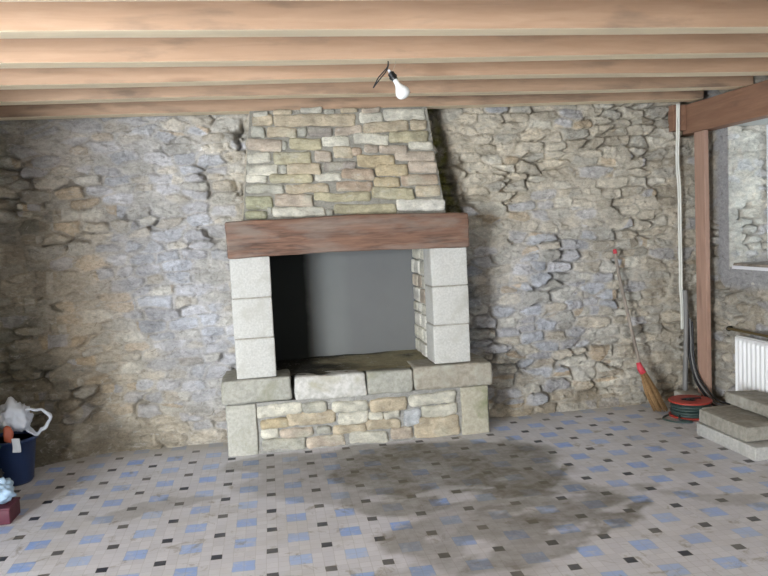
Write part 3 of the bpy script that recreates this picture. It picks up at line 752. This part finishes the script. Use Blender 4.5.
for k in range(3):
    d = k * .026
    pts = spline([(3.408 + d * .1, 1.468 - d, .72 - d), (3.408 + d * .1, 1.462 - d, .55), (3.404 + d * .1, 1.445 - d, .38), (3.404, 1.365 - d, .20 + d * .6), (3.408, 1.235 - d, .10 + d * .8), (3.43, 1.165 - d, .04 + d), (3.50, 1.105 - d, .015 + d)], 8)
    o = part('electric_cable', tube_geo(pts, .0075 if k else .010, 8), M['cable_black'] if k != 1 else M['pvc_grey'], None, True)
    tag(o, ['thick black cable curving out of the corner behind the reel', 'grey cable curving from the corner to the post foot', 'thin black cable curving in front of the post foot'][k], 'cable', 'cables in the corner')

# ------------------------------------------------------------------ broom
br = thing('broom', 'straw broom with grey wooden handle leaning on the stone wall', 'broom')
br.location = (3.03, 1.26, 0)
O = Vector(br.location)
def rel(pts): return [Vector(p) - O for p in pts]
part('handle', tube_geo(rel(spline([(2.918, 1.335, .33), (2.86, 1.385, .70), (2.806, 1.435, 1.06), (2.782, 1.45, 1.262)], 6)), .0135, 10), M['handle'], br, True)
part('handle_tip', tube_geo(rel([(2.784, 1.449, 1.25), (2.779, 1.452, 1.285)]), [.016, .014], 10), M['red_tape'], br, True)
part('binding', tube_geo(rel([(2.903, 1.345, .385), (2.917, 1.336, .335), (2.935, 1.325, .30)]), [.018, .026, .027], 12), M['red_tape'], br, True)
bs = MB()
pa, pb = Vector((2.93, 1.328, .315)), Vector((3.035, 1.262, .004))
for k in range(150):
    t = rnd.uniform(0, 2 * math.pi); q = math.sqrt(rnd.random())
    o1 = Vector((math.cos(t) * .022 * q, math.sin(t) * .014 * q, 0)); o2 = Vector((math.cos(t) * .060 * q, math.sin(t) * .045 * q, rnd.uniform(0, .02)))
    mid = pa.lerp(pb, .5) + (o1 * .4 + o2 * .75) + Vector((-.008, 0, 0))
    bs.add(*tube_geo(rel([pa + o1, mid, pb + o2]), [.0036, .0040, .0026], 4))
bs.build('bristles', M['straw'], br, True)

# ------------------------------------------------------------------ cable reel
rl = thing('cable_reel', 'red drum cable reel lying flat on the floor by the post', 'cable reel')
rl.location = (3.175, 1.07, 0)
def flange(z):
    mb = MB()
    mb.add(*lathe_geo([(.052, z), (.150, z - .004), (.157, z - .002), (.158, z + .006), (.155, z + .010), (.135, z + .008), (.080, z + .011), (.052, z + .010), (.052, z)], 48))
    return mb.build('flange', M['red_plastic'], rl, True)
flange(.006); flange(.118)
part('drum', lathe_geo([(.055, .012), (.055, .124), (.045, .124), (.045, .012)], 32), M['red_plastic'], rl, True)
cw = MB()
for lay in range(5):
    for row in range(3):
        r0 = .128 + .006 * ((lay + row) % 2) - row * .022; z = .026 + lay * .0205
        cw.add(*tube_geo([(r0 * math.cos(t), r0 * math.sin(t), z + .003 * math.sin(t + lay)) for t in [2 * math.pi * i / 40 for i in range(41)]], .0115, 8))
cw.build('wound_cable', M['reel_cable'], rl, True)
hub = MB(); hub.add(*lathe_geo([(.0, .108), (.05, .108), (.05, .116), (.0, .119)], 24))
for t in (0.4, 2.0, 3.6, 5.2):
    hub.add(*lathe_geo([(.0, .128), (.017, .128), (.017, .118), (.013, .112)], 14, Matrix.Translation((.027 * math.cos(t), .027 * math.sin(t), 0))))
hub.build('socket_hub', M['bakelite'], rl, True)
part('carry_handle', tube_geo(spline([(-.06, .02, .128), (-.045, -.02, .142), (.0, -.04, .146), (.06, -.035, .142), (.085, .0, .128)], 6), .006, 8), M['bakelite'], rl, True)
part('loose_lead', tube_geo(spline([(-.118, -.055, .03), (-.15, -.11, .012), (-.10, -.19, .009), (-.20, -.15, .008), (-.245, -.05, .008), (-.20, .02, .008), (-.13, .05, .012)], 8), .0075, 8), M['reel_cable'], rl, True)

# ------------------------------------------------------------------ concrete step blocks
tag(part('step_block', rbox_geo((2.945, -.02, .0), (3.46, .615, .084), .005, .06, .002, 8, 141), M['concrete_pale'], None, True),
    'lowest pale concrete slab on the floor, under the other two step blocks', 'block', 'stacked step blocks')
tag(part('step_block', rbox_geo((2.958, .085, .0895), (3.46, .605, .180), .006, .05, .005, 8, 142, .004), M['concrete'], None, True),
    'grey rough concrete block in the middle of the stack of three', 'block', 'stacked step blocks')
tag(part('step_block', rbox_geo((3.205, .05, .188), (3.445, .675, .268), .010, .04, .007, 9, 143, .006), M['concrete'], None, True),
    'topmost chipped grey concrete block, set back under the radiator', 'block', 'stacked step blocks')
tag(part('stone_chip', rbox_geo((3.10, .625, 0), (3.44, .80, .135), .010, .04, .008, 9, 145, .008), M['pebble'], None, True),
    'pale flat stone offcut on the floor behind the step blocks, by the post', 'stone')

# ------------------------------------------------------------------ radiator
rd = thing('radiator', 'white ribbed panel radiator on the right wall under the window', 'radiator')
rd.location = (3.53, .5, .15)
x0 = 3.488; mb = MB(); nfl = 24; y0, y1, z0, z1 = -.22, .978, .14, .61
yy = np.linspace(y0, y1, nfl * 6 + 1); ph = (np.arange(len(yy)) % 6) / 6.0
xf = x0 + .022 * (.5 - .5 * np.cos(2 * np.pi * ph)) ** .7
zr = [z0, z0 + .012, z0 + .03, z0 + .045, z1 - .045, z1 - .03, z1 - .012, z1]
fl_ = [1, .2, .0, .0, .0, .0, .2, 1]; rib = [0, 0, .2, 1, 1, .2, 0, 0]
V = [(x0 + .004 + (xf[i] - x0) * rib[j] + .018 * (fl_[j] == 1), yy[i], zr[j]) for j in range(8) for i in range(len(yy))]
mb.add([(a - 3.53, b - .5, c - .15) for a, b, c in V], [tuple(f[::-1]) for f in grid_faces(8, len(yy))])
V, F = box_geo((x0 + .016, y0, z0), (x0 + .042, y1, z1)); mb.add([(a - 3.53, b - .5, c - .15) for a, b, c in V], F)
mb.build('panel', M['white_metal'], rd, False)
part('valve', tube_geo([(-.015, .47, .02), (-.015, .50, .02), (-.015, .512, -.01), (-.015, .514, -.148)], .010, 10), M['white_metal'], rd, True)
for y in (.0, .8):
    V, F = box_geo((-.002, y - .5, .05), (.012, y - .47, .40)); part('bracket', (V, F), M['white_metal'], rd)
hp = MB(); hp.add(*tube_geo(spline([(3.545, 1.10, .645), (3.53, 1.102, .645), (3.512, 1.08, .645), (3.512, .99, .646), (3.512, .5, .648), (3.512, -.4, .650)], 6), .0105, 12))
o = hp.build('heating_pipe', M['brass'], None, True); tag(o, 'dull brass heating pipe running just above the white radiator', 'pipe')
part('elbow', tube_geo([(3.547, 1.101, .645), (3.530, 1.102, .645), (3.514, 1.086, .645)], .019, 12), M['dark_metal'], o, True)

# ------------------------------------------------------------------ rubbish at the left edge
def crumple(center, rad, seed, amp=.25, sub=4):
    bm = bmesh.new(); bmesh.ops.create_icosphere(bm, subdivisions=sub, radius=1)
    V = np.array([v.co[:] for v in bm.verts]); F = [[v.index for v in f.verts] for f in bm.faces]; bm.free()
    n = fbm(V[:, 0] * 2.2 + seed, V[:, 2] * 2.2 + V[:, 1] * 1.7, seed, 2) + .55 * (1 - 2 * np.abs(fbm(V[:, 0] * 4 + V[:, 1] * 3, V[:, 2] * 4.5 - seed, seed + 4, 2)))
    V = V * (1 + amp * (n - .2))[:, None] * np.array(rad) + np.array(center)
    V[:, 2] = np.maximum(V[:, 2], .003)
    return V, F
bn = thing('waste_bucket', 'dark blue plastic bucket in the left corner, stuffed with rubbish bags', 'bucket')
bn.location = (-1.66, 1.0, 0)
part('tub', lathe_geo([(.0, .004), (.105, .0), (.118, .02), (.150, .285), (.160, .288), (.160, .30), (.146, .30), (.114, .03), (.0, .025)], 40), M['blue_bin'], bn, True)
part('rim', lathe_geo([(.150, .283), (.164, .283), (.164, .302), (.150, .302), (.150, .283)], 40), M['blue_bin'], bn, True)
cbg = thing('carrier_bag', 'white plastic carrier bag with open handle loop, on the blue bucket', 'bag')
cbg.location = (-1.60, .95, .30)
part('bag_body', crumple((-.02, .0, .140), (.108, .095, .096), 3, .40), M['bag_white'], cbg, True)
V = []; F = []; n = 46
for i in range(n + 1):
    t = 2 * math.pi * i / n; rr = .078 + .010 * math.sin(3 * t + 1) + .005 * math.sin(7 * t); w = .020 + .009 * math.sin(2 * t + .6) + .006 * math.sin(5 * t)
    c = Vector((.122 + rr * math.cos(t), -.01 + .02 * math.sin(2 * t), .108 + rr * 1.02 * math.sin(t)))
    rd_ = Vector((math.cos(t), 0, math.sin(t)))
    for a_, b_ in ((0, -w), (.011, -w * .3), (.004, w * .5), (-.010, w)):
        V.append(c + rd_ * a_ + Vector((0, b_, 0)))
for i in range(n):
    for k in range(3): F.append((i * 4 + k, i * 4 + k + 1, i * 4 + 5 + k, i * 4 + 4 + k))
hl = part('handle_loop', (V, F), M['bag_white'], cbg, True)
md = hl.modifiers.new('thick', 'SOLIDIFY'); md.thickness = .006
part('bag_flap', rbox_geo((.0, -.13, -.06), (.05, -.115, .03), .005, .02, .004, 20, 5, .012), M['paper'], cbg, True)
tag(part('green_bag', crumple((-1.725, .735, .295), (.075, .06, .075), 8, .35), M['bag_green'], None, True), 'crumpled green plastic bag lying on the black rubbish bag at the picture edge', 'bag')
tag(part('crisp_packet', crumple((-1.625, .845, .355), (.030, .018, .055), 13, .3, 3), M['packet'], None, True), 'small orange red packet leaning on the white carrier bag', 'packet')
tag(part('refuse_bag', crumple((-1.73, .72, .10), (.10, .09, .105), 19, .25), M['bag_black'], None, True), 'black rubbish bag on the floor in front of the blue bucket', 'bag')
bx = thing('maroon_box', 'small maroon box on the tiled floor at the left picture edge', 'box'); bx.location = (-1.56, .30, 0)
part('carton', rbox_geo((-.12, -.09, 0), (.125, .09, .088), .005, .05, .001, 6, 3), M['maroon'], bx, True)
part('lid', rbox_geo((-.124, -.094, .080), (.129, .094, .094), .003, .06, .001, 6, 4), M['maroon'], bx, True)
tag(part('blue_cloth', crumple((-1.525, .29, .171), (.098, .085, .068), 27, .3), M['pale_blue'], None, True), 'pale blue crumpled plastic wrap lying on the maroon box', 'bag')

# ------------------------------------------------------------------ camera
R = Matrix(((0.986572, 0.151833, 0.06019), (-0.155953, 0.985212, 0.070958), (-0.048526, -0.079392, 0.995662)))
cam = bpy.data.cameras.new('camera'); co = bpy.data.objects.new('camera', cam); COL.objects.link(co)
m4 = Matrix.Identity(4)
for i in range(3):
    m4[i][0] = R[i][0]; m4[i][1] = R[i][2]; m4[i][2] = -R[i][1]
m4[0][3], m4[1][3], m4[2][3] = .06385, -4.09147, 1.53535
co.matrix_world = m4
cam.sensor_fit = 'HORIZONTAL'; cam.sensor_width = 36; cam.lens = 743.84 * 36 / 768; cam.clip_start = .05
SC.camera = co

# ------------------------------------------------------------------ daylight and fill
def area(name, loc, target, sx, sy, energy, color):
    l = bpy.data.lights.new(name, 'AREA'); l.shape = 'RECTANGLE'; l.size = sx; l.size_y = sy; l.energy = energy; l.color = color
    o = bpy.data.objects.new(name, l); COL.objects.link(o); o.location = loc
    o.rotation_euler = (Vector(target) - Vector(loc)).to_track_quat('-Z', 'Y').to_euler()
    return o
# daylight through the open doorway behind the camera, at the left
area('daylight_doorway', ((DX0 + DX1) / 2, YR - .05, 1.08), ((DX0 + DX1) / 2 + .6, 0, -1.35), DX1 - DX0, DZ1 - .05, 490, (.89, .95, 1.0))
# added fill lamp at the solid rear wall, brightens floor and softens shadows
area('rear_fill', (.9, YR + .02, 1.55), (.9, 0, -1.2), 1.1, 1.1, 38, (.86, .93, 1.0))
# daylight through the window in the right wall
area('daylight_window', (XF + .35, .57, 1.66), (XW - 1, .57, 1.5), 1.0, .95, 5, (.68, .88, 1.0))
w = bpy.data.worlds.new('overcast_sky'); SC.world = w; w.use_nodes = True
bg = w.node_tree.nodes['Background']; bg.inputs[0].default_value = (.72, .84, 1.0, 1); bg.inputs[1].default_value = .5

SC.view_settings.view_transform = 'Standard'; SC.view_settings.look = 'None'; SC.view_settings.gamma = 1; SC.view_settings.use_curve_mapping = False
SC.view_settings.exposure = .78
